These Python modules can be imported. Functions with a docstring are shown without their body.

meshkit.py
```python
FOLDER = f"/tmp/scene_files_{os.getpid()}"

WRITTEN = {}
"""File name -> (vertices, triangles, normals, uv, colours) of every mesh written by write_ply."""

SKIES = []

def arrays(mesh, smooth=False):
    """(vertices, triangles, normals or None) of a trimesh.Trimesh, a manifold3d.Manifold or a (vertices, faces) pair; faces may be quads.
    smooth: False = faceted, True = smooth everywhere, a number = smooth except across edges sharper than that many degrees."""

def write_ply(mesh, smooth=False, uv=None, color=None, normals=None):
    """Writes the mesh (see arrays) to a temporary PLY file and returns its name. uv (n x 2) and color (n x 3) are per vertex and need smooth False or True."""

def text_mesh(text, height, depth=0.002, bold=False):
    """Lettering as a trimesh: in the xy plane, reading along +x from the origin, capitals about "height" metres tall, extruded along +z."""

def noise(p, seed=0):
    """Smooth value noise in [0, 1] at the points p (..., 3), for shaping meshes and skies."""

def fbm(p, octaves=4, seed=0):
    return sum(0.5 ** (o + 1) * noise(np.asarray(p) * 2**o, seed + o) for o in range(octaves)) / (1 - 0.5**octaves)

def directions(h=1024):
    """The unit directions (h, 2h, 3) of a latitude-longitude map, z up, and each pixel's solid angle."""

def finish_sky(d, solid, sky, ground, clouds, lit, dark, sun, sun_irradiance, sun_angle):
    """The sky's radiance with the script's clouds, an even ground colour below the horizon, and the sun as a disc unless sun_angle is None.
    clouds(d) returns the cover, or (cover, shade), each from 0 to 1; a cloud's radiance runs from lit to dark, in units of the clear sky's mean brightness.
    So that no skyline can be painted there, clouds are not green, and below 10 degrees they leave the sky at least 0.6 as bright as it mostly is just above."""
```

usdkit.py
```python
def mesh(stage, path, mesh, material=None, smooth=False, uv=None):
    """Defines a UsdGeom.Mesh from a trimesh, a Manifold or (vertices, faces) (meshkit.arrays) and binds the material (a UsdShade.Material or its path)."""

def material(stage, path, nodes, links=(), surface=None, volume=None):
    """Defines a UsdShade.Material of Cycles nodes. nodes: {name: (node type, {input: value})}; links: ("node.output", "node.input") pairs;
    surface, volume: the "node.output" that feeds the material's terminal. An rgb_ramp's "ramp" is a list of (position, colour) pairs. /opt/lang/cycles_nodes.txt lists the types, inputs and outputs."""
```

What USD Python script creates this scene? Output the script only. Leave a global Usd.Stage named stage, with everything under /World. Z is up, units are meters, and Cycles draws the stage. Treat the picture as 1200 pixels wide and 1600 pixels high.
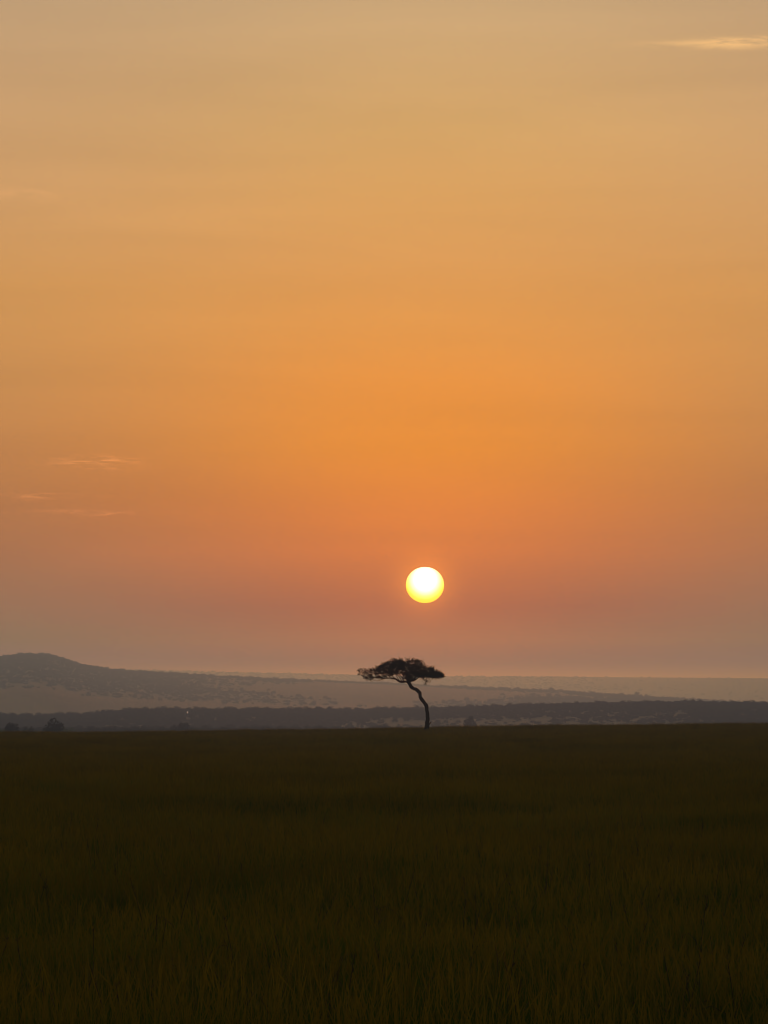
import math
import numpy as np
import trimesh
import usdkit
import meshkit
from scipy.interpolate import PchipInterpolator
from pxr import Usd, UsdGeom, UsdLux, UsdShade, Gf, Sdf, Vt

stage = Usd.Stage.CreateInMemory()
UsdGeom.SetStageUpAxis(stage, "Z")
UsdGeom.SetStageMetersPerUnit(stage, 1.0)
UsdGeom.Xform.Define(stage, "/World")
UsdGeom.Scope.Define(stage, "/World/Looks")

# ------------------------------------------------------------------ camera
CAM_Z = 3.0                                   # standing in an open vehicle
FPX, CX, CY, HORIZON = 6013.0, 600.0, 800.0, 1100.0   # lens in photograph pixels
PITCH = math.atan((HORIZON - CY) / FPX)
cam = UsdGeom.Camera.Define(stage, "/World/camera")
cam.AddTranslateOp().Set(Gf.Vec3d(0, 0, CAM_Z))
cam.AddRotateXOp().Set(90 + math.degrees(PITCH))
cam.CreateHorizontalApertureAttr(24.0)
cam.CreateVerticalApertureAttr(32.0)
cam.CreateFocalLengthAttr(24.0 * FPX / 1200.0)
cam.CreateClippingRangeAttr(Gf.Vec2f(1.0, 5.0e6))
cam.CreateExposureAttr(0.0)


def ray(px, py):
    """Unit direction seen at a point of the photograph."""
    u, v = (px - CX) / FPX, (CY - py) / FPX
    c, s = math.cos(PITCH), math.sin(PITCH)
    d = np.array([u, c - v * s, s + v * c])
    return d / np.linalg.norm(d)


def at(px, py, dist):
    """The point seen there at a forward distance of dist metres."""
    d = ray(px, py)
    return np.array([0, 0, CAM_Z]) + d * (dist / d[1])


# ------------------------------------------------------------------ sky and sun
SUN = ray(664, 914)
SUN_EL = math.asin(SUN[2])
SUN_AZ = math.atan2(SUN[0], SUN[1])
SKY_STRENGTH = 0.1
SUN_INTENSITY = 0.0375
SUN_COLOR = (0.93, 0.212, 0.086)
HAZE_DENSITY = 2.0e-4
HAZE_G = 0.83
HAZE_COLOR = (0.165, 0.425, 1.0)      # fine haze scatters blue more than red


def lin(c):
    c = np.asarray(c, float) / 255.0
    return np.where(c <= 0.04045, c / 12.92, ((c + 0.055) / 1.055) ** 2.4)


# colour of the dusty evening sky by elevation (degrees): towards the sun, and six degrees to its sides
SKY_MID = [(-1.0, (0.1144, 0.0308, 0.0274)), (0.62, (0.1144, 0.0308, 0.0274)), (0.95, (0.2868, 0.0925, 0.0157)), (1.43, (0.3274, 0.0757, 0.01)), (2.28, (0.6102, 0.1616, 0.01)), (2.86, (0.7028, 0.2008, 0.01)), (3.81, (0.784, 0.2633, 0.01)), (4.76, (0.8052, 0.2926, 0.0325)), (5.71, (0.8046, 0.3373, 0.066)), (6.66, (0.7248, 0.3403, 0.0936)), (7.61, (0.6923, 0.3567, 0.11)), (8.55, (0.6777, 0.3869, 0.1399)), (9.5, (0.629, 0.382, 0.1667)), (10.36, (0.6082, 0.3922, 0.1974)), (12.0, (0.5656, 0.3804, 0.2013)), (16.0, (0.4744, 0.3451, 0.2013))]
SKY_SIDE = [(-1.0, (0.1134, 0.082, 0.1996)), (0.57, (0.1134, 0.082, 0.1996)), (0.95, (0.1552, 0.1225, 0.1002)), (1.43, (0.251, 0.1457, 0.0897)), (2.28, (0.335, 0.152, 0.0647)), (3.05, (0.3701, 0.1615, 0.052)), (3.81, (0.4669, 0.2096, 0.0668)), (4.76, (0.5271, 0.256, 0.0805)), (6.19, (0.5897, 0.2934, 0.0892)), (7.61, (0.6146, 0.337, 0.1423)), (9.03, (0.5654, 0.3379, 0.1679)), (10.36, (0.5031, 0.3284, 0.1846)), (12.0, (0.4679, 0.3185, 0.1883)), (16.0, (0.3924, 0.289, 0.1883))]


def ramp(stops):
    return {"ramp": [((e + 1) / 17.0, c) for e, c in stops]}      # LINEAR


def math_node(op, **kw):
    return ("math", {"math_type": op, **kw})


dome = UsdLux.DomeLight.Define(stage, "/World/sky")
sky_nodes = {
    "tc": ("texture_coordinate", {}),
    "sep": ("separate_xyz", {}),
    "asin": math_node("arcsine"), "el": math_node("multiply", value2=57.29578),
    "atan": math_node("arctan2"), "az": math_node("multiply_add", value2=57.29578, value3=-math.degrees(SUN_AZ)),
    "t": ("map_range", {"from_min": -1.0, "from_max": 16.0, "to_min": 0.0, "to_max": 1.0, "clamp": True}),
    "mid": ("rgb_ramp", ramp(SKY_MID)), "side": ("rgb_ramp", ramp(SKY_SIDE)),
    # share of the bright column over the sun: a bell of four degrees
    "az2": math_node("multiply"), "azn": math_node("multiply", value2=-1 / (2 * 3.3 ** 2)), "bell": math_node("exponent"),
    "glow": ("mix_color", {"use_clamp": False}),
    "dust": ("mix_color", {"blend_type": "multiply", "fac": 1.0, "use_clamp": False, "b": (1 / SKY_STRENGTH,) * 3}),
    # away from the sun the clear physical sky takes over
    "dot": ("vector_math", {"math_type": "dot_product", "vector2": tuple(SUN)}),
    "acos": math_node("arccosine"), "deg": math_node("multiply", value2=57.29578),
    "away": ("map_range", {"range_type": "smoothstep", "from_min": 9.0, "from_max": 75.0, "to_min": 0.0, "to_max": 1.0, "clamp": True}),
    "sky": ("sky_texture", {"sky_type": "single_scattering", "sun_disc": False, "sun_elevation": SUN_EL, "sun_rotation": SUN_AZ,
                            "air_density": 1.0, "aerosol_density": 4.0, "ozone_density": 1.0, "altitude": 1600.0}),
    "all": ("mix_color", {"use_clamp": False}),
    # aureole of the sun
    "aur": math_node("multiply"), "aurn": math_node("multiply", value2=-1 / (2 * 0.26 ** 2)), "aure": math_node("exponent"),
    "aurc": ("mix_color", {"use_clamp": False, "a": (0, 0, 0), "b": tuple(np.array((0.40, 0.13, 0.0)) / SKY_STRENGTH)}),
    "sum": ("mix_color", {"blend_type": "add", "fac": 1.0, "use_clamp": False}),
    "wid": math_node("multiply", value2=-1 / (2 * 1.1 ** 2)), "wide": math_node("exponent"),
    "widc": ("mix_color", {"use_clamp": False, "a": (0, 0, 0), "b": tuple(np.array((0.07, 0.022, 0.0)) / SKY_STRENGTH)}),
    "sum2": ("mix_color", {"blend_type": "add", "fac": 1.0, "use_clamp": False}),
    # long faint veils of high cloud
    "vp": ("combine_xyz", {}), "vm": ("mapping", {"scale": (0.10, 0.95, 1.0), "rotation": (0, 0, 0.02)}),
    "vn": ("noise_texture", {"scale": 1.0, "detail": 4.0, "roughness": 0.55, "distortion": 0.6}),
    "vr": ("map_range", {"from_min": 0.3, "from_max": 0.7, "to_min": 0.955, "to_max": 1.045, "clamp": True}),
    "veil": ("vector_math", {"math_type": "scale"}),
    "bg": ("background_shader", {"strength": SKY_STRENGTH}),
}
sky_links = [("tc.generated", "sep.vector"), ("sep.z", "asin.value1"), ("asin.value", "el.value1"), ("sep.x", "atan.value1"), ("sep.y", "atan.value2"), ("atan.value", "az.value1"),
             ("el.value", "t.value"), ("t.result", "mid.fac"), ("t.result", "side.fac"),
             ("az.value", "az2.value1"), ("az.value", "az2.value2"), ("az2.value", "azn.value1"), ("azn.value", "bell.value1"),
             ("bell.value", "glow.fac"), ("side.color", "glow.a"), ("mid.color", "glow.b"), ("glow.result", "dust.a"),
             ("tc.generated", "dot.vector1"), ("dot.value", "acos.value1"), ("acos.value", "deg.value1"), ("deg.value", "away.value"),
             ("away.result", "all.fac"), ("sky.color", "all.b"),
             ("az.value", "vp.x"), ("el.value", "vp.y"), ("vp.vector", "vm.vector"), ("vm.vector", "vn.vector"), ("vn.fac", "vr.value"), ("vr.result", "veil.scale"), ("sum2.result", "veil.vector1"),
             ("aur.value", "wid.value1"), ("wid.value", "wide.value1"), ("wide.value", "widc.fac"), ("widc.result", "sum2.b"), ("sum.result", "sum2.a"),
             ("deg.value", "aur.value1"), ("deg.value", "aur.value2"), ("aur.value", "aurn.value1"), ("aurn.value", "aure.value1"), ("aure.value", "aurc.fac"),
             ("all.result", "sum.a"), ("aurc.result", "sum.b"), ("bg.background", "bg.background")][:-1]

# thin clouds, each a streak of its own: (photo x, photo y, half length, half height in degrees, strength, grain)
CLOUDS = [(1140, 67, 1.0, 0.06, 0.6, 4.2, (0.16, 0.085, 0.02)), (1190, 62, 0.5, 0.06, 0.3, 6.0, (0.16, 0.085, 0.02)),
          (150, 722, 0.62, 0.08, 0.5, 9.0, (0.17, 0.06, 0.025)), (70, 776, 0.6, 0.05, 0.36, 7.0, (0.17, 0.06, 0.025)), (150, 802, 1.0, 0.045, 0.34, 6.0, (0.17, 0.06, 0.025)),
          (25, 303, 0.7, 0.12, 0.14, 4.0, (0.16, 0.07, 0.03))]
last = "dust.result"
for k, (px, py, a, b, s, grain, tint) in enumerate(CLOUDS):
    floor = 0.30 if k == 0 else 0.42
    d = ray(px, py)
    ce, ca = math.degrees(math.asin(d[2])), math.degrees(math.atan2(d[0], d[1]) - SUN_AZ)
    n = f"cloud{k}_"
    sky_nodes |= {
        n + "p": ("combine_xyz", {}),
        n + "m": ("mapping", {"location": (-ca * grain * 0.35, -ce * grain * 2.2, k * 7.3), "scale": (grain * 0.35, grain * 2.2, 1)}),
        n + "n": ("noise_texture", {"scale": 1.0, "detail": 5.0, "roughness": 0.62, "distortion": 0.5}),
        n + "nr": ("map_range", {"range_type": "smoothstep", "from_min": floor, "from_max": floor + 0.26, "clamp": True}),
        n + "w": ("noise_texture", {"scale": 0.35, "detail": 3.0}),
        n + "wo": math_node("multiply_add", value2=3.2 * b, value3=-1.6 * b - ce),
        n + "ye": math_node("add"), n + "y": math_node("multiply", value2=1 / b), n + "yy": math_node("multiply"),
        n + "x": math_node("multiply_add", value2=1 / a, value3=-ca / a), n + "xx": math_node("multiply"),
        n + "r": math_node("add"), n + "rn": math_node("multiply", value2=-1.0), n + "e": math_node("exponent"),
        n + "f": math_node("multiply"), n + "g": math_node("multiply", value2=s),
        n + "add": ("mix_color", {"blend_type": "add", "use_clamp": False, "b": tuple(np.array(tint) * 3.0 / SKY_STRENGTH)}),
    }
    sky_links += [("az.value", n + "p.x"), ("el.value", n + "p.y"), (n + "p.vector", n + "m.vector"), (n + "m.vector", n + "n.vector"), (n + "n.fac", n + "nr.value"),
                  (n + "m.vector", n + "w.vector"), (n + "w.fac", n + "wo.value1"), ("el.value", n + "ye.value1"), (n + "wo.value", n + "ye.value2"), (n + "ye.value", n + "y.value1"),
                  (n + "y.value", n + "yy.value1"), (n + "y.value", n + "yy.value2"), ("az.value", n + "x.value1"), (n + "x.value", n + "xx.value1"), (n + "x.value", n + "xx.value2"),
                  (n + "xx.value", n + "r.value1"), (n + "yy.value", n + "r.value2"), (n + "r.value", n + "rn.value1"), (n + "rn.value", n + "e.value1"),
                  (n + "e.value", n + "f.value1"), (n + "nr.result", n + "f.value2"), (n + "f.value", n + "g.value1"), (n + "g.value", n + "add.fac"), (last, n + "add.a")]
    last = n + "add.result"
sky_links += [(last, "all.a"), ("veil.vector", "bg.color")]
sky_mat = usdkit.material(stage, "/World/Looks/evening_sky", sky_nodes, sky_links, surface="bg.background")
UsdShade.MaterialBindingAPI.Apply(dome.GetPrim()).Bind(sky_mat)
dome.GetPrim().SetCustomDataByKey("kind", "structure")

LAMP_EL, LAMP_AZ = SUN_EL + math.radians(0.75), SUN_AZ      # just above the visible disc, so that the disc itself casts no shade
sunlight = UsdLux.DistantLight.Define(stage, "/World/sunlight")
sunlight.CreateNormalizeAttr(True)
sunlight.CreateIntensityAttr(SUN_INTENSITY)
sunlight.CreateAngleAttr(0.5)
sunlight.CreateColorAttr(Gf.Vec3f(*SUN_COLOR))
sunlight.AddRotateZOp().Set(-math.degrees(LAMP_AZ))
sunlight.AddRotateXOp().Set(-(90 - math.degrees(LAMP_EL)) + 180 - 180)


# ------------------------------------------------------------------ helpers
def tag(o, label=None, cat=None, group=None, kind=None):
    p = o.GetPrim() if hasattr(o, "GetPrim") else o
    for k, v in (("label", label), ("category", cat), ("group", group), ("kind", kind)):
        if v:
            p.SetCustomDataByKey(k, v)
    return p


def free(parent, name):
    path, k = f"{parent}/{name}", 0
    while stage.GetPrimAtPath(path):
        k += 1
        path = f"{parent}/{name}_{k:03d}"
    return path


def obj(name, mesh, mat, parent="/World", smooth=False):
    parent = str(parent.GetPath()) if hasattr(parent, "GetPath") else parent
    return usdkit.mesh(stage, free(parent, name), mesh, mat, smooth=smooth)


def thing(name, loc, rz=0.0, scale=None, label=None, cat=None, group=None):
    x = UsdGeom.Xform.Define(stage, free("/World", name))
    x.AddTranslateOp().Set(Gf.Vec3d(*map(float, loc)))
    x.AddRotateZOp().Set(float(rz))
    if scale is not None:
        x.AddScaleOp().Set(Gf.Vec3f(*map(float, scale)))
    tag(x, label, cat, group)
    return x


def grid(xs, ys, h):
    X, Y = np.meshgrid(xs, ys)
    Z = h(X, Y)
    nx, ny = len(xs), len(ys)
    i = np.arange((ny - 1) * nx).reshape(ny - 1, nx)[:, :-1].ravel()
    return np.stack([X, Y, Z], -1).reshape(-1, 3), np.vstack([np.stack([i, i + 1, i + nx + 1], 1), np.stack([i, i + nx + 1, i + nx], 1)])


def tube(points, radii, sides=8, cap=True):
    p = np.asarray(points, float)
    t = np.gradient(p, axis=0)
    t /= np.linalg.norm(t, axis=1, keepdims=True)
    a = np.cross(t, [0.0, 1.0, 0.15])
    a /= np.linalg.norm(a, axis=1, keepdims=True) + 1e-9
    b = np.cross(t, a)
    ang = np.arange(sides) * 2 * np.pi / sides
    r = np.broadcast_to(radii, (len(p),))
    v = (p[:, None] + r[:, None, None] * (np.cos(ang)[None, :, None] * a[:, None] + np.sin(ang)[None, :, None] * b[:, None])).reshape(-1, 3)
    i, j = np.meshgrid(np.arange(len(p) - 1), np.arange(sides), indexing="ij")
    q = np.stack([i * sides + j, i * sides + (j + 1) % sides, (i + 1) * sides + (j + 1) % sides, (i + 1) * sides + j], -1).reshape(-1, 4)
    f = np.vstack([q[:, [0, 1, 2]], q[:, [0, 2, 3]]])
    if cap:
        n = len(v)
        v = np.vstack([v, p[:1], p[-1:]])
        k = np.arange(sides)
        e = (len(p) - 1) * sides
        f = np.vstack([f, np.stack([np.full(sides, n), (k + 1) % sides, k], 1), np.stack([np.full(sides, n + 1), e + k, e + (k + 1) % sides], 1)])
    return v, f


def join(parts):
    vs, fs, n = [], [], 0
    for v, f in parts:
        vs.append(v)
        fs.append(np.asarray(f) + n)
        n += len(v)
    return np.vstack(vs), np.vstack(fs)


def spline(pts, n, seed=None, wobble=0.0):
    pts = np.asarray(pts, float)
    s = np.r_[0, np.cumsum(np.linalg.norm(np.diff(pts[:, :3], axis=0), axis=1))]
    q = np.linspace(0, s[-1], n)
    out = PchipInterpolator(s, pts)(q)
    if wobble:
        g = np.random.default_rng(seed)
        out[1:-1, :3] += g.normal(0, wobble, (n - 2, 3))
    return out


def unit(g, n):
    v = g.normal(size=(n, 3))
    return v / np.linalg.norm(v, axis=1, keepdims=True)


def leaf_faces(g, centers, size, flat=0.5):
    """A small lozenge (two triangles) at each centre, turned at random."""
    n = len(centers)
    a = unit(g, n)
    a[:, 2] *= flat
    a /= np.linalg.norm(a, axis=1, keepdims=True)
    b = np.cross(a, unit(g, n))
    b /= np.linalg.norm(b, axis=1, keepdims=True)
    s = size * g.uniform(0.6, 1.3, (n, 1))
    v = np.stack([centers - a * s, centers + b * s * 0.45, centers + a * s, centers - b * s * 0.45], 1).reshape(-1, 3)
    i = np.arange(n) * 4
    return v, np.vstack([np.stack([i, i + 1, i + 2], 1), np.stack([i, i + 2, i + 3], 1)])


# ------------------------------------------------------------------ materials
L = "/World/Looks/"


def leafy(name, dark, light, scale, trans=0.25, rough=0.75, big=None, spec=0.2):
    """Foliage or grass whose tint drifts over the place; part of the light passes through."""
    nodes = {"geo": ("geometry", {}), "n1": ("noise_texture", {"scale": scale, "detail": 4.0, "roughness": 0.6}),
             "r": ("map_range", {"from_min": 0.36, "from_max": 0.64, "clamp": True}),
             "c": ("mix_color", {"a": dark, "b": light}),
             "p": ("principled_bsdf", {"roughness": rough, "specular_ior_level": spec}), "t": ("translucent_bsdf", {}), "m": ("mix_closure", {"fac": trans})}
    links = [("geo.position", "n1.vector"), ("n1.fac", "r.value"), ("r.result", "c.fac"), ("p.BSDF", "m.closure1"), ("t.BSDF", "m.closure2")]
    src = "c.result"
    if big:
        nodes |= {"n2": ("noise_texture", {"scale": big[0], "detail": 3.0}), "r2": ("map_range", {"from_min": 0.4, "from_max": 0.62, "clamp": True}), "c2": ("mix_color", {"b": big[1]})}
        links += [("geo.position", "n2.vector"), ("n2.fac", "r2.value"), ("r2.result", "c2.fac"), ("c.result", "c2.a")]
        src = "c2.result"
    links += [(src, "p.base_color"), (src, "t.color")]
    return usdkit.material(stage, L + name, nodes, links, surface="m.closure")


def earthy(name, dark, light, scale, detail=6.0, bump=0.0, lo=0.38, hi=0.62):
    nodes = {"geo": ("geometry", {}), "n1": ("noise_texture", {"scale": scale, "detail": detail, "roughness": 0.6}),
             "r": ("map_range", {"from_min": lo, "from_max": hi, "clamp": True}), "c": ("mix_color", {"a": dark, "b": light}),
             "p": ("principled_bsdf", {"roughness": 0.9, "specular_ior_level": 0.15})}
    links = [("geo.position", "n1.vector"), ("n1.fac", "r.value"), ("r.result", "c.fac"), ("c.result", "p.base_color")]
    if bump:
        nodes["b"] = ("bump", {"strength": 0.6, "distance": bump})
        links += [("n1.fac", "b.height"), ("b.normal", "p.normal")]
    return usdkit.material(stage, L + name, nodes, links, surface="p.BSDF")


GRASS = leafy("savanna_grass", (0.063, 0.104, 0.003), (0.141, 0.158, 0.005), 0.09, trans=0.3, big=(0.05, (0.052, 0.086, 0.003)), spec=0.05)
SEEDS = leafy("grass_seed_heads", (0.155, 0.107, 0.005), (0.24, 0.160, 0.008), 0.16, trans=0.2, spec=0.05)
STALK = leafy("dry_grass_stalk", (0.05, 0.032, 0.014), (0.09, 0.055, 0.02), 0.3, trans=0.05)
SOIL = earthy("dry_soil_and_thatch", (0.05, 0.035, 0.014), (0.09, 0.062, 0.022), 0.4)
PLAIN = earthy("valley_grassland", (0.042, 0.042, 0.028), (0.078, 0.070, 0.044), 0.004)
WOODED = earthy("bushland_slope", (0.033, 0.035, 0.022), (0.068, 0.062, 0.038), 0.006)
HILL = usdkit.material(stage, L + "hill_scrub_and_grass", {
    "geo": ("geometry", {}), "s": ("separate_xyz", {}), "n": ("noise_texture", {"scale": 0.005, "detail": 6.0, "roughness": 0.6}),
    "j": ("math", {"math_type": "multiply_add", "value2": 60.0, "value3": -30.0}), "h": ("math", {"math_type": "add"}),
    "t": ("map_range", {"range_type": "smoothstep", "from_min": -6.0, "from_max": 14.0, "clamp": True}),
    "r": ("map_range", {"from_min": 0.36, "from_max": 0.64, "clamp": True}),
    "g": ("mix_color", {"a": (0.040, 0.039, 0.027), "b": (0.068, 0.061, 0.040)}), "b": ("mix_color", {"a": (0.028, 0.031, 0.021), "b": (0.042, 0.043, 0.028)}),
    "c": ("mix_color", {}), "p": ("principled_bsdf", {"roughness": 0.9, "specular_ior_level": 0.1})},
    [("geo.position", "n.vector"), ("geo.position", "s.vector"), ("n.fac", "j.value1"), ("j.value", "h.value1"), ("s.z", "h.value2"), ("h.value", "t.value"), ("n.fac", "r.value"),
     ("r.result", "g.fac"), ("r.result", "b.fac"), ("t.result", "c.fac"), ("g.result", "c.a"), ("b.result", "c.b"), ("c.result", "p.base_color")], surface="p.BSDF")
FAR = earthy("far_ridge_grass", (0.05, 0.05, 0.03), (0.12, 0.1, 0.055), 0.0015)
BARK = earthy("acacia_bark", (0.032, 0.020, 0.013), (0.058, 0.037, 0.025), 9.0, bump=0.03)
LEAF = leafy("acacia_leaves", (0.028, 0.025, 0.009), (0.046, 0.040, 0.014), 1.2, trans=0.2, spec=0.05)
BUSH = leafy("bushland_leaves", (0.026, 0.032, 0.020), (0.046, 0.050, 0.030), 0.05, trans=0.15, spec=0.05)
GREEN = leafy("fresh_thicket_leaves", (0.05, 0.085, 0.024), (0.075, 0.11, 0.03), 0.05, trans=0.2)

# ------------------------------------------------------------------ the sun's disc
SUN_DIST = 3.0e6
sun_c = np.array([0, 0, CAM_Z]) + SUN * SUN_DIST
sun_r = SUN_DIST * 29.8 / FPX
ball = trimesh.creation.icosphere(5, sun_r)
ball.vertices[:, 2] *= 0.945                     # flattened by the thick air
sun_mat = usdkit.material(stage, L + "setting_sun", {       # white hot above its middle, yellow at the limb and low down, where the air is thickest
    "tc": ("texture_coordinate", {}), "m": ("mapping", {"location": (0, 0, -0.24), "scale": (1 / sun_r, 0.0, 1 / sun_r)}), "d": ("vector_math", {"math_type": "length"}),
    "t": ("map_range", {"from_min": 0.0, "from_max": 1.25, "clamp": True}),
    "r": ("rgb_ramp", {"ramp": [(0.0, (2.2, 2.1, 2.9)), (0.40, (2.2, 2.0, 2.4)), (0.54, (2.1, 1.8, 1.5)), (0.68, (2.0, 1.5, 0.5)), (0.82, (1.9, 1.18, 0.06)), (1.0, (1.8, 1.02, 0.01))]}),
    "e": ("emission", {"strength": 1.0})}, [("tc.object", "m.vector"), ("m.vector", "d.vector1"), ("d.value", "t.value"), ("t.result", "r.fac"), ("r.color", "e.color")], surface="e.emission")
sun = UsdGeom.Xform.Define(stage, "/World/sun")
sun.AddTranslateOp().Set(Gf.Vec3d(*map(float, sun_c)))
tag(sun, "round white and yellow evening sun low in the orange sky above the tree", "sun")
obj("disc", ball, sun_mat, sun, smooth=True)


# ------------------------------------------------------------------ terrain
def smooth(t):
    t = np.clip(t, 0, 1)
    return t * t * (3 - 2 * t)


CREST = 430.0
crest_tilt = PchipInterpolator([-300, -80, -43, -15, 0, 15, 43, 80, 300], [-1.3, -1.05, -0.92, -0.68, -0.47, -0.2, 0.12, 0.3, 0.4])


def field_z(x, y):
    p = np.stack([np.asarray(x, float) / 34.0, np.asarray(y, float) / 26.0, np.zeros_like(np.asarray(x, float))], -1)
    near = 0.5 * (meshkit.fbm(p, 3, 5) - 0.5) * smooth((np.hypot(x, y) - 8) / 30)
    c = crest_tilt(np.clip(x, -300, 300))
    t = np.clip(np.asarray(y, float) / CREST, -1, 1)
    z = c * smooth(t) + near * (1 - 0.5 * smooth((y - 250) / 150))
    over = np.maximum(np.asarray(y, float) - CREST, 0)
    return z - over ** 2 / 1500.0


VALLEY = -22.0


def plain_z(x, y):
    low = smooth((np.hypot(x, y) - 1300) / 2500)
    return -9.5 + (VALLEY + 9.5) * low + (0.8 + 2.0 * low) * (meshkit.fbm(np.stack([x / 900.0, y / 700.0, x * 0], -1), 3, 9) - 0.5)


ax = np.unique(np.r_[np.linspace(-20500, -1500, 30), np.linspace(-1500, 1500, 61), np.linspace(1500, 20500, 30)])
ay = np.unique(np.r_[np.linspace(-20500, -400, 24), np.linspace(-400, 560, 60), np.linspace(560, 8000, 120), np.linspace(8000, 20500, 30)])


def ground_z(x, y):
    f = np.maximum(field_z(np.clip(x, -300, 300), np.minimum(y, 900)) - 0.25, -40)
    a = smooth((np.hypot(x, np.minimum(y, 0)) - 260) / 300)          # sideways and behind, the field rolls off into the plain
    f = f * (1 - a) + plain_z(x, y) * a
    k = smooth((y - 600) / 60)
    return np.maximum(f, plain_z(x, y)) * (1 - k) + plain_z(x, y) * k


tag(obj("ground", grid(ax, ay, ground_z), PLAIN, smooth=True), "wide flat valley floor of grass beyond the dark field", "ground", kind="structure")
fx, fy = np.linspace(-130, 130, 105), np.linspace(-30, 560, 237)
tag(obj("savanna_field", grid(fx, fy, field_z), SOIL, smooth=True), "dark earth of the grass field in the foreground", "field", kind="structure")


def skyline(points):
    """Photograph line -> height in metres at a given distance, by sideways position."""
    p = np.asarray(points, float)

    def line(x, dist):
        px = CX + FPX * np.asarray(x, float) / dist
        return CAM_Z + dist * np.interp(px, p[:, 0], HORIZON - p[:, 1]) / FPX
    return line


N_LINE = skyline([(-900, 1122), (-200, 1122), (0, 1121), (60, 1122), (130, 1120), (200, 1113), (260, 1112), (310, 1113), (420, 1112), (560, 1113), (680, 1111), (760, 1108), (850, 1104), (980, 1102), (1060, 1100), (1200, 1102), (1500, 1104), (2100, 1110)])
M_LINE = skyline([(-900, 1056.5), (-400, 1053.5), (-120, 1045.5), (-40, 1033.5), (0, 1029.5), (30, 1025), (70, 1025), (95, 1030.5), (120, 1039.5), (150, 1045.5), (200, 1050.5), (300, 1056.5), (400, 1061.5), (500, 1065.5), (600, 1069.5), (700, 1074.5), (800, 1078.5), (860, 1080), (950, 1086.5), (1060, 1093.5), (1150, 1098.5), (1200, 1101.5), (1400, 1107.5), (2100, 1113.5)])
F_LINE = skyline([(-900, 1046), (0, 1046), (150, 1046), (400, 1052), (600, 1057), (700, 1057.5), (900, 1058), (1200, 1060), (2100, 1064)])
ND, MD, FD = 2600.0, 6300.0, 11000.0


def bumps(x, y, s, seed):
    return meshkit.fbm(np.stack([np.asarray(x) / s, np.asarray(y) / s, np.asarray(x) * 0], -1), 5, seed) - 0.5


def near_ridge_z(x, y):
    base = VALLEY - 8
    top = N_LINE(x * ND / np.maximum(y, 1), ND) * 1.0
    up = smooth((y - 1500) / (ND - 1500)) ** 0.8
    down = smooth((y - ND) / 900)
    return base + (top - base) * up * (1 - down) + 2.0 * bumps(x, y, 160, 3) * up


def hill_z(x, y):
    base = VALLEY - 12
    top = M_LINE(x * MD / np.maximum(y, 1), MD)
    t = np.clip((y - 3000) / (MD - 3000), 0, 1)
    up = 0.42 * smooth(t / 0.4) * 1.0 + 0.58 * smooth((t - 0.3) / 0.7)
    down = smooth((y - MD) / 2500)
    return base + (top - base) * up * (1 - down) + 5.0 * bumps(x, y, 420, 4) * up * (1 - smooth((t - .75) / .25))


def far_ridge_z(x, y):
    base = VALLEY - 30
    top = F_LINE(x * FD / np.maximum(y, 1), FD)
    up = smooth((y - 7200) / (FD - 7200))
    return base + (top - base) * up * (1 - smooth((y - FD) / 4000)) + 8.0 * bumps(x, y, 1100, 6) * up * (1 - up)


def land_z(x, y):
    return np.maximum(ground_z(x, y), near_ridge_z(x, y))


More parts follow.
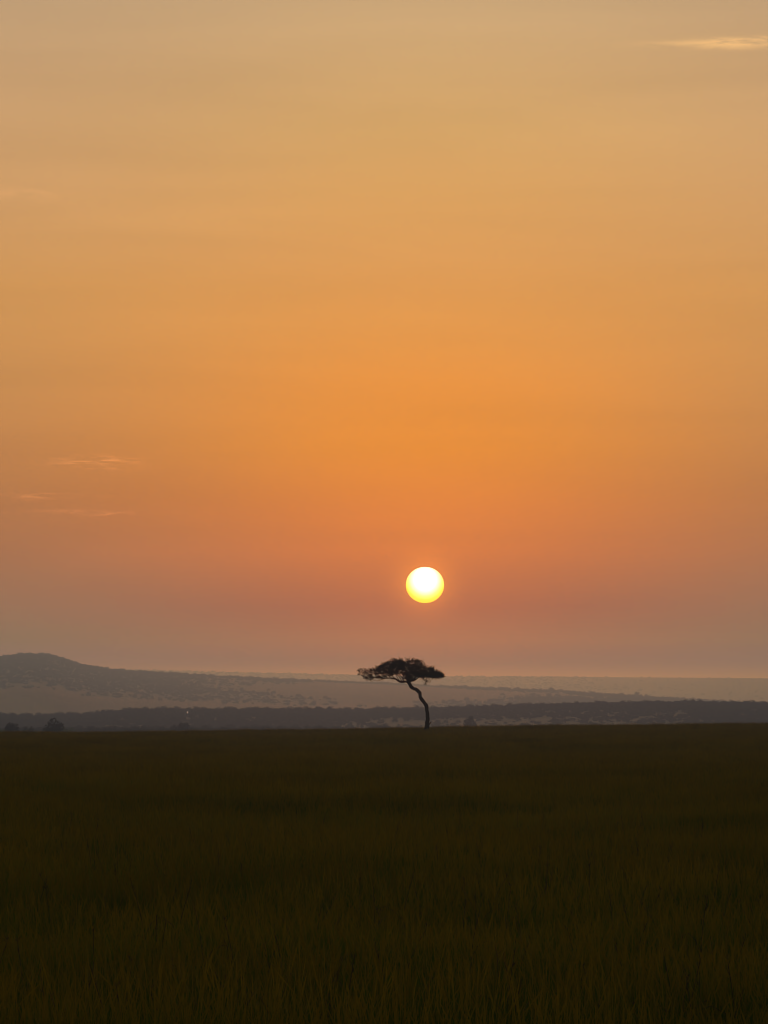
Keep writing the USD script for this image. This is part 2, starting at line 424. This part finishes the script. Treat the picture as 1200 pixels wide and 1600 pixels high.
tag(obj("wooded_ridge", grid(np.linspace(-800, 800, 201), np.unique(np.r_[np.linspace(1500, ND, 70), np.linspace(ND, 3500, 20)]), near_ridge_z), WOODED, smooth=True),
    "low dark bush-covered rise just beyond the field", "ridge", kind="structure")
tag(obj("hill", grid(np.unique(np.r_[np.linspace(-2600, -900, 50), np.linspace(-900, 900, 261), np.linspace(900, 2200, 40)]), np.unique(np.r_[np.linspace(3000, MD, 110), np.linspace(MD, 8800, 24)]), hill_z), HILL, smooth=True),
    "flat-topped hill at the left sloping down to the right", "hill", kind="structure")
tag(obj("far_ridge", grid(np.linspace(-3900, 3900, 261), np.unique(np.r_[np.linspace(7200, FD, 50), np.linspace(FD, 15000, 16)]), far_ridge_z), FAR, smooth=True),
    "long pale hazy ridge on the horizon", "ridge", kind="structure")

# ------------------------------------------------------------------ the lone acacia
TREE_D = 405.0
K = TREE_D / FPX / (1200 / 180.0)          # metres for one pixel of a 1200-wide enlargement of the tree
tree_base = at(540 + 842 / 6.6667, 1140.5, TREE_D)
tree_base[2] = float(field_z(np.array(tree_base[0]), np.array(TREE_D)))
tree_top_ref = at(540 + 842 / 6.6667, 1000 + 935 / 6.6667, TREE_D)[2] - tree_base[2]      # height of enlargement row 935 above the ground


def tp(x, y, d=0.0):
    """Enlargement pixel -> point in the tree's own space; d is depth in metres."""
    return np.array([(x - 842) * K, d, tree_top_ref + (935 - y) * K])


g = np.random.default_rng(11)
acacia = thing("acacia_tree", tree_base, label="lone dark umbrella acacia with a crooked leaning trunk on the crest of the field", cat="tree")


def limb_mesh(rows, n=24, sides=8, seed=0, wob=0.006):
    """rows: (x, y, depth, full width) in enlargement pixels, metres and pixels."""
    pts = np.array([[*tp(x, y, d), w * K / 2] for x, y, d, w in rows])
    c = spline(pts, n, seed, wob)
    return tube(c[:, :3], c[:, 3], sides)


trunk_rows = [(838, 1000, 0, 84), (839, 962, 0, 70), (842, 935, 0, 58), (848, 905, 0.02, 48), (852, 870, 0.05, 44), (853, 820, 0.08, 40), (854, 780, 0.12, 40), (846, 730, 0.12, 36), (843, 688, 0.08, 42),
              (822, 655, 0.03, 35), (795, 622, -0.05, 39), (776, 590, -0.08, 33), (774, 556, -0.05, 37), (750, 526, 0.0, 37), (708, 505, 0.05, 33), (682, 491, 0.06, 38), (672, 464, 0.03, 34), (655, 443, 0, 34), (645, 428, 0, 26)]
obj("trunk", limb_mesh(trunk_rows, 44, 12, 1, 0.018), BARK, acacia, smooth=True)
obj("broken_twig", limb_mesh([(858, 892, 0.05, 16), (876, 872, 0.0, 14), (886, 860, -0.02, 13), (893, 854, -0.03, 5)], 10, 7, 2, 0.002), BARK, acacia, smooth=True)
LIMBS = [
    [(662, 452, 0, 26), (625, 432, 0.0, 24), (590, 438, 0.05, 22), (560, 432, 0.1, 20), (535, 415, 0.1, 18), (510, 402, 0.0, 16), (470, 398, -0.1, 13), (420, 402, -0.2, 10), (370, 400, -0.2, 8), (300, 390, -0.1, 5), (230, 370, 0, 3)],
    [(655, 440, 0, 24), (640, 412, -0.3, 18), (600, 400, -0.6, 14), (560, 360, -1.0, 10), (510, 300, -1.5, 6), (470, 270, -1.9, 3)],
    [(660, 445, 0, 24), (690, 420, 0.2, 22), (720, 405, 0.5, 18), (742, 370, 0.9, 14), (770, 320, 1.4, 9), (800, 270, 1.9, 4)],
    [(655, 440, 0, 26), (665, 400, 0.2, 22), (672, 350, 0.5, 16), (660, 290, 0.8, 10), (640, 240, 1.0, 4)],
    [(690, 425, 0.1, 20), (730, 415, -0.2, 15), (760, 390, -0.5, 12), (830, 365, -0.8, 9), (900, 350, -1.0, 6), (970, 350, -1.1, 3)],
    [(590, 436, 0.05, 16), (570, 400, 0.3, 12), (548, 368, 0.7, 10), (500, 320, 1.3, 7), (440, 280, 1.9, 3)],
    [(612, 432, 0, 16), (596, 400, -0.2, 14), (606, 370, -0.3, 11), (620, 320, -0.5, 8), (615, 250, -0.7, 4)],
    [(515, 405, 0, 12), (490, 375, 0.3, 9), (450, 340, 0.6, 7), (390, 310, 0.9, 4)],
    [(470, 398, -0.1, 10), (440, 370, -0.5, 8), (390, 350, -0.9, 6), (330, 325, -1.1, 3)],
    [(400, 402, -0.2, 7), (370, 415, 0.2, 5), (330, 428, 0.4, 4), (285, 425, 0.5, 3)],
    [(560, 430, 0.1, 12), (540, 390, -0.3, 9), (520, 350, -0.5, 7), (480, 300, -0.5, 4)],
    [(830, 365, -0.8, 7), (845, 400, -0.5, 5), (838, 440, -0.4, 5), (826, 462, -0.4, 4)],
    [(760, 390, -0.5, 9), (800, 330, -0.3, 7), (870, 310, 0.0, 5), (920, 290, 0.2, 3)],
]
for k, rows in enumerate(LIMBS):
    obj("limb", limb_mesh(rows, 26, 7, 20 + k, 0.012), BARK, acacia, smooth=True)

outline_top = np.array([(126, 326), (150, 296), (180, 312), (230, 308), (270, 300), (300, 285), (330, 268), (360, 250), (400, 240), (430, 226), (470, 210), (500, 205), (560, 196), (610, 202), (650, 199), (700, 208), (740, 205), (780, 214), (810, 224), (830, 262), (870, 274), (905, 284), (935, 310), (980, 324), (1010, 342), (1036, 364)], float)
outline_low = np.array([(126, 372), (160, 385), (190, 412), (235, 428), (280, 408), (330, 402), (380, 392), (430, 370), (470, 352), (520, 342), (560, 340), (600, 352), (640, 385), (690, 436), (720, 420), (750, 392), (800, 392), (860, 392), (920, 386), (990, 400), (1036, 392)], float)
pads, X0, DEPTH = [], 590.0, 3.7
while len(pads) < 820:
    xi, dl = g.uniform(126, 1030), g.uniform(-1, 1)
    if g.random() > (0.5 + 0.5 * smooth((xi - 190) / 190)):
        continue
    top, low = np.interp(xi, *outline_top.T), np.interp(xi, *outline_low.T)
    lump = 2 * meshkit.noise(np.array([xi / 42.0, dl * 2.2, 0.5]), 3) - 1
    top, low = top - 13 * lump, low + 16 * (2 * meshkit.noise(np.array([xi / 55.0, dl * 2.0, 4.5]), 4) - 1)
    s = (1 - dl * dl) ** 0.4
    # the crown is a domed shell: denser towards its top
    v = g.beta(1.0, 1.15)
    yv = top + 10 + (low - top - 18) * v
    pads.append((X0 + (xi - X0) * s, yv + 14 * (1 - s), DEPTH * dl, xi))
leaves, twigs = [], []
for k, (x, y, d, xi) in enumerate(pads):
    c = tp(x, y, d)
    w = g.uniform(0.15, 0.33) if xi > 330 else g.uniform(0.13, 0.26)
    n = int(g.uniform(60, 95) * (w / 0.28) ** 2)
    off = unit(g, n) * (g.random((n, 1)) ** 0.5) * np.array([w, w, w * 0.6])
    leaves.append(leaf_faces(g, c + off, 0.052))
    root = c - np.array([(x - X0) * K * g.uniform(0.04, 0.10), d * 0.06, g.uniform(0.1, 0.28)])
    mid = (c + root) / 2 + g.normal(0, 0.05, 3)
    twigs.append(tube(spline(np.array([root, mid, c + unit(g, 1)[0] * 0.1]), 5), np.linspace(0.016, 0.007, 5), 4, False))
# thorny shoots standing out of the crown's outline
for k in range(140):
    xi = g.uniform(135, 1030)
    up = g.random() < 0.7
    e = np.interp(xi, *(outline_top if up else outline_low).T)
    s = g.uniform(0.75, 1.0)
    dl = math.sqrt(1 - s * s) * g.choice([-1, 1])
    a = tp(X0 + (xi - X0) * s, e + (14 if up else -12), DEPTH * dl)
    out = np.array([(xi - X0) / 450 * g.uniform(0.1, 0.3) + g.normal(0, 0.06), g.normal(0, 0.08), g.uniform(0.16, 0.34) * (1 if up else -0.7)])
    twigs.append(tube(spline(np.array([a, a + out * 0.5 + g.normal(0, 0.02, 3), a + out]), 5), np.linspace(0.015, 0.006, 5), 4, False))
    n = int(g.uniform(5, 13))
    leaves.append(leaf_faces(g, a + out * g.uniform(0.1, 1.0, (n, 1)) + g.normal(0, 0.05, (n, 3)), 0.06))
hang = [(810, 405, 24), (832, 420, 34), (848, 436, 24), (828, 460, 14), (870, 425, 12), (885, 412, 12), (1000, 372, 30), (1015, 362, 20), (905, 290, 20), (912, 278, 10), (700, 425, 22), (680, 410, 22), (655, 400, 14), (150, 310, 10), (140, 340, 8), (160, 330, 8)]
for x, y, m in hang:
    leaves.append(leaf_faces(g, tp(x, y, -0.4) + g.normal(0, 1, (m * 2, 3)) * np.array([0.12, 0.2, 0.09]), 0.055))
crown = obj("crown", join(leaves), LEAF, acacia)
tag(obj("twigs", join(twigs), BARK, crown), kind="stuff")


# ------------------------------------------------------------------ far trees and bushland
def crown_mesh(seed, shape, leaf_count=46, leaf=0.062):
    """A bushy crown of leaf clumps in the unit space: about 1 wide, base at z = 0; shape: round, umbrella or thicket."""
    r = np.random.default_rng(seed)
    parts = []
    lobes = {"round": 9, "umbrella": 10, "thicket": 13}[shape]
    for _ in range(lobes):
        a, q = r.uniform(0, 2 * np.pi), r.random() ** 0.5 * 0.36
        if shape == "umbrella":
            c, e = np.array([math.cos(a) * q * 1.15, math.sin(a) * q * 1.15, 0.66 - 0.3 * q ** 2 + r.normal(0, 0.03)]), np.array([0.2, 0.2, 0.075])
        elif shape == "round":
            c, e = np.array([math.cos(a) * q * 0.85, math.sin(a) * q * 0.85, r.uniform(0.2, 0.68) * (1 - 0.7 * q)]), np.array([0.22, 0.22, 0.17])
        else:
            c, e = np.array([math.cos(a) * q * 1.1, math.sin(a) * q * 1.1, r.uniform(0.06, 0.38)]), np.array([0.2, 0.2, 0.14])
        e = e * r.uniform(0.75, 1.25)
        n = leaf_count
        p = c + unit(r, n) * (r.random((n, 1)) ** 0.4) * e
        p[:, 2] = np.maximum(p[:, 2], 0.01)
        parts.append(leaf_faces(r, p, leaf, 0.8))
    return join(parts)


def stem_mesh(seed, shape):
    r = np.random.default_rng(seed + 100)
    parts = []
    top = 0.62 if shape == "umbrella" else 0.4
    for k in range(1 if shape == "umbrella" else 3):
        lean = r.normal(0, 0.1, 2)
        parts.append(tube(spline(np.array([[0, 0, -0.08], [lean[0] * 0.4, lean[1] * 0.4, top * 0.5], [lean[0], lean[1], top]]), 7), np.linspace(0.035, 0.015, 7), 6))
    return join(parts)


def scatter_instances(path, protos, pos, scale, yaw, which, label, cat):
    """protos: list of lists of (name, mesh, material)."""
    pi = UsdGeom.PointInstancer.Define(stage, path)
    rel = pi.CreatePrototypesRel()
    for k, pieces in enumerate(protos):
        x = UsdGeom.Xform.Define(stage, f"{path}/variety_{k + 1:03d}")
        for name, mesh, mat in pieces:
            usdkit.mesh(stage, f"{path}/variety_{k + 1:03d}/{name}", mesh, mat)
        rel.AddTarget(x.GetPath())
    pi.CreatePositionsAttr(Vt.Vec3fArray.FromNumpy(np.asarray(pos, np.float32)))
    pi.CreateScalesAttr(Vt.Vec3fArray.FromNumpy(np.asarray(scale, np.float32)))
    pi.CreateProtoIndicesAttr(Vt.IntArray.FromNumpy(np.asarray(which, np.int32)))
    pi.CreateOrientationsAttr(Vt.QuathArray([Gf.Quath(math.cos(a / 2), 0, 0, math.sin(a / 2)) for a in map(float, yaw)]))
    tag(pi, label, cat, kind="stuff")
    return pi


bush_protos = [[("foliage", crown_mesh(k, s), BUSH)] for k, s in enumerate(["round", "umbrella", "thicket", "thicket", "round", "thicket"])]


def woodland(path, n, y0, y1, half, zf, size, density, label, seed, mat=None, weights=(0.2, 0.0, 0.24, 0.24, 0.14, 0.18)):
    r = np.random.default_rng(seed)
    y = np.sqrt(r.uniform(y0 ** 2, y1 ** 2, n * 6))
    x = y * r.uniform(-half, half, n * 6)
    keep = r.random(n * 6) < density(x, y)
    x, y = x[keep][:n], y[keep][:n]
    z = zf(x, y)
    s = size * np.minimum(r.lognormal(0, 0.38, len(x)), 1.75)
    w = np.stack([s * r.uniform(0.9, 1.5, len(x)), s * r.uniform(0.9, 1.5, len(x)), s * r.uniform(0.75, 1.1, len(x))], 1)
    protos = bush_protos if mat is None else [[("foliage", crown_mesh(60 + k, s_), mat)] for k, s_ in enumerate(["thicket", "round", "thicket"])]
    which = r.choice(len(protos), len(x), p=weights if mat is None else None)
    return scatter_instances(path, protos, np.stack([x, y, z - 0.05 * s], 1), w, r.uniform(0, 6.28, len(x)), which, label, "bushes")


LIGHT_SIDE = float(at(293, 1113, 2350)[0] / 2350)


def patches(x, y, s, seed, lo, hi):
    return smooth((bumps(x * 0.8, y * 0.45, s, seed) + 0.5 - lo) / (hi - lo))


woodland("/World/bushland", 16000, 1550, ND + 150, 0.125, land_z, 3.1,
         lambda x, y: (0.10 + 0.9 * np.maximum(patches(x, y, 110, 21, 0.35, 0.49), smooth((y - 2380) / 150) * patches(x, y, 200, 23, 0.25, 0.4))) * ((np.abs(x / y - LIGHT_SIDE) > 0.0008) | (y > 2365) | (y < 2230)), "dense low bushes covering the near rise behind the field", 31)
woodland("/World/hillside_bushes", 16000, 3300, MD + 150, 0.125, hill_z, 4.4,
         lambda x, y: np.maximum(patches(x, y, 460, 25, 0.36, 0.52) * smooth((y - 4300) / 900), 0.8 * smooth((y - MD + 260) / 120)), "scattered bushes and trees over the hazy middle hillside", 32)
woodland("/World/far_woodland", 6000, 8300, FD + 200, 0.125, far_ridge_z, 4.6,
         lambda x, y: 0.05 + 0.95 * patches(x, y, 1500, 27, 0.46, 0.6), "tiny trees on the pale horizon ridge", 33)
woodland("/World/green_thicket", 420, 1000, 1500, 0.14, land_z, 3.6,
         lambda x, y: smooth((-0.077 - x / y) / 0.012), "fresh green thicket at the far left behind the field", 34, GREEN)


def far_tree(name, px, top, low, width, dist, shape, label, cat, seed, zf=None, mat=None):
    p = at(px, low, dist)
    if zf is not None:
        p[2] = float(zf(np.array(p[0]), np.array(p[1])))
    h = at(px, top, dist)[2] - p[2]
    c = crown_mesh(seed, shape, 170, 0.045)
    zmax, wid = c[0][:, 2].max(), np.ptp(c[0][:, 0])
    sx = width * dist / FPX / wid
    S = np.array([sx, sx, h / zmax])
    o = thing(name, p, label=label, cat=cat)
    obj("crown", (c[0] * S, c[1]), mat or BUSH, o)
    st = stem_mesh(seed, shape)
    obj("trunk", (st[0] * S, st[1]), BARK, o)
    return o


far_tree("bush", 84, 1121, 1150, 38, 1100, "round", "tufted flat-topped dark bush, the tallest bush at the far left behind the field", "bush", 41, land_z)
far_tree("bush", 17, 1127, 1150, 36, 1150, "thicket", "rounded dark bush at the left frame edge, just above the field's edge", "bush", 42, land_z)
far_tree("bush", 47, 1134, 1150, 20, 1250, "thicket", "small low bush between the two dark bushes at the far left", "bush", 43, land_z)
far_tree("bush", 283, 1127, 1150, 34, 1500, "thicket", "dark low bush below the tiny bright light in the valley", "bush", 44, land_z)
far_tree("bush", 735, 1118, 1150, 26, 1700, "round", "hazy round bush standing just right of the lone acacia's trunk", "bush", 45, land_z)
far_tree("ridge_tree", 861, 1073.5, 1081, 11, MD - 60, "round", "square-topped hazy tree on the middle ridge line right of the acacia", "tree", 46, hill_z)
far_tree("ridge_tree", 995, 1080.5, 1090, 10, MD - 60, "round", "lone hazy tree on the middle ridge line towards the right edge", "tree", 47, hill_z)
far_tree("ridge_tree", 118, 1033.5, 1040, 9, MD - 60, "thicket", "small tree on the right shoulder of the flat-topped hill", "tree", 48, hill_z)
far_tree("ridge_tree", 42, 1020, 1026, 6, MD - 60, "round", "tiny tree standing on top of the flat hill at the left", "tree", 49, hill_z)

# ------------------------------------------------------------------ the point of light in the valley
lp = at(293, 1113, 2350)
lz = float(near_ridge_z(np.array(lp[0]), np.array(lp[1])))
h = lp[2] - lz
lamp = thing("distant_light", (lp[0], lp[1], lz), label="tiny bright white point of light among the hazy bushes at the left", cat="light")
IRON = usdkit.material(stage, L + "painted_post", {"p": ("principled_bsdf", {"base_color": (0.12, 0.11, 0.1), "roughness": 0.6})}, surface="p.BSDF")
GLOW = usdkit.material(stage, L + "lamp_glow", {"e": ("emission", {"color": (1.0, 0.97, 0.9), "strength": 3.0})}, surface="e.emission")
obj("post", tube(np.array([[0, 0, -0.3], [0, 0, h * 0.5], [0, 0, h - 0.3]]), [0.09, 0.07, 0.06], 8), IRON, lamp)
globe = trimesh.creation.icosphere(2, 0.28)
globe.apply_translation([0, 0, h])
obj("lamp_globe", globe, GLOW, lamp, smooth=True)
cap = trimesh.creation.cone(0.34, 0.2, sections=16)
cap.apply_translation([0, 0, h + 0.26])
obj("lamp_cap", cap, IRON, lamp)


# ------------------------------------------------------------------ the grass
def blades(seed, n, half, hmin, hmax, wid):
    r = np.random.default_rng(seed)
    b = np.stack([r.uniform(-half, half, n), r.uniform(-half, half, n), np.full(n, -0.06)], 1)
    # tufts: pull the blades together
    tufts = np.stack([r.uniform(-half, half, 46), r.uniform(-half, half, 46)], 1)
    k = r.integers(0, 46, n)
    b[:, :2] += (tufts[k] - b[:, :2]) * r.uniform(0.3, 0.97, (n, 1))
    hgt = r.uniform(hmin, hmax, n) * r.choice([0.7, 1.0, 1.0, 1.25], n)
    yaw, lean = r.uniform(0, 2 * np.pi, n), np.abs(r.normal(0.18, 0.16, n))
    out = np.stack([np.cos(yaw), np.sin(yaw), np.zeros(n)], 1)
    side = np.stack([-np.sin(yaw + r.normal(0, 0.7, n)), np.cos(yaw), np.zeros(n)], 1)
    w = wid * r.uniform(0.6, 1.4, (n, 1)) / 2
    up = np.array([0, 0, 1.0])
    m = b + up * hgt[:, None] * 0.6 + out * (hgt * lean * 0.35)[:, None]
    t = b + up * (hgt * (1 - 0.25 * lean))[:, None] + out * (hgt * lean * 1.1)[:, None]
    v = np.stack([b - side * w, b + side * w, m - side * w * 0.8, m + side * w * 0.8, t], 1).reshape(-1, 3)
    i = np.arange(n) * 5
    return (v, np.vstack([np.stack([i, i + 1, i + 3], 1), np.stack([i, i + 3, i + 2], 1), np.stack([i + 2, i + 3, i + 4], 1)])), t, r


def seed_heads(tips, r, n):
    """Narrow nodding seed heads on thin stems over the blades."""
    parts = []
    for t in tips[r.choice(len(tips), n, replace=False)]:
        d = np.array([r.normal(0, 0.05), r.normal(0, 0.05), r.uniform(0.10, 0.22)])
        s = np.cross(d, unit(r, 1)[0])
        s /= np.linalg.norm(s)
        a, c = t - d * 1.2, t + d
        q = (t + c) / 2
        v = np.array([a - s * 0.0015, a + s * 0.0015, t + s * 0.002, q + s * 0.0055, c + d * 0.2, q - s * 0.0055, t - s * 0.002])
        parts.append((v, np.array([[0, 1, 2], [0, 2, 6], [6, 2, 3], [6, 3, 5], [5, 3, 4]])))
    return join(parts)


HALF = 0.95
grass_protos = []
for k in range(8):
    m, tips, r = blades(200 + k, 1900, HALF, 0.3, 0.62, 0.0056)
    grass_protos.append([("blades", m, GRASS), ("seed_heads", seed_heads(tips, r, 230), SEEDS)])
r = np.random.default_rng(77)
pts = []
yy = 24.0
while yy < 500:
    step = 1.15
    half = 0.118 * yy + 5.0
    xs = np.arange(-half, half, step) + r.uniform(0, step)
    pts.append(np.stack([xs + r.normal(0, 0.3, len(xs)), yy + r.normal(0, 0.3, len(xs))], 1))
    yy += step
pts = np.vstack(pts)
hv = 0.75 + 0.6 * (meshkit.fbm(np.stack([pts[:, 0] / 14.0, pts[:, 1] / 10.0, pts[:, 0] * 0], -1), 4, 12) - 0.2)
hv *= r.uniform(0.75, 1.28, len(pts))
scatter_instances("/World/grass", grass_protos, np.stack([pts[:, 0], pts[:, 1], field_z(pts[:, 0], pts[:, 1])], 1),
                  np.stack([np.ones(len(pts)), np.ones(len(pts)), hv], 1), r.uniform(0, 6.28, len(pts)), r.integers(0, 8, len(pts)),
                  "tall dry savanna grass covering the dark field", "grass")


def stalk(seed):
    r = np.random.default_rng(seed)
    lean = r.normal(0, 0.16, 2)
    hgt = r.uniform(0.6, 0.95)
    c = spline(np.array([[0, 0, -0.05], [lean[0] * 0.3, lean[1] * 0.3, hgt * 0.5], [lean[0], lean[1], hgt]]), 8)
    parts = [tube(c, np.linspace(0.0045, 0.0025, 8), 4, False)]
    for _ in range(9):
        q = c[-1] + (c[-1] - c[-3]) / np.linalg.norm(c[-1] - c[-3]) * r.uniform(-0.16, 0.04)
        d = np.array([r.normal(0, 0.02), r.normal(0, 0.02), r.uniform(0.03, 0.07)])
        s = np.cross(d, unit(r, 1)[0])
        s *= 0.0032 / np.linalg.norm(s)
        parts.append((np.array([q, q + d * 0.5 + s, q + d, q + d * 0.5 - s]), np.array([[0, 1, 2], [0, 2, 3]])))
    if r.random() < 0.6:      # a long dry leaf off the stalk
        k = c[3]
        a = r.uniform(0, 6.28)
        o = np.array([math.cos(a), math.sin(a), 0])
        parts.append(tube(np.array([k, k + o * 0.08 + [0, 0, 0.14], k + o * 0.2 + [0, 0, 0.2], k + o * 0.32 + [0, 0, 0.16]]), [0.004, 0.004, 0.003, 0.001], 4, False))
    return join(parts)


n = 420
sy = 30 + 50 * r.random(n) ** 1.6
sx = (0.115 * sy + 2.0) * r.uniform(-1, 1, n)
scatter_instances("/World/grass_stalks", [[("stalk", stalk(300 + k), STALK)] for k in range(9)], np.stack([sx, sy, field_z(sx, sy)], 1),
                  np.stack([np.full(n, 1.0)] * 2 + [r.uniform(0.75, 1.1, n)], 1), r.uniform(0, 6.28, n), r.integers(0, 9, n), "dark dry stalks rising above the nearest grass", "grass")

# ------------------------------------------------------------------ haze
box = trimesh.creation.box(bounds=[[-21000, -21000, -75], [21000, 21000, 114]])
haze_mat = usdkit.material(stage, L + "evening_haze", {"v": ("principled_volume", {"color": HAZE_COLOR, "density": HAZE_DENSITY, "absorption_color": (1.0, 1.0, 1.0), "anisotropy": HAZE_G})}, volume="v.volume")
tag(obj("haze", box, haze_mat), "dusty evening haze over the valley", "haze", kind="stuff")
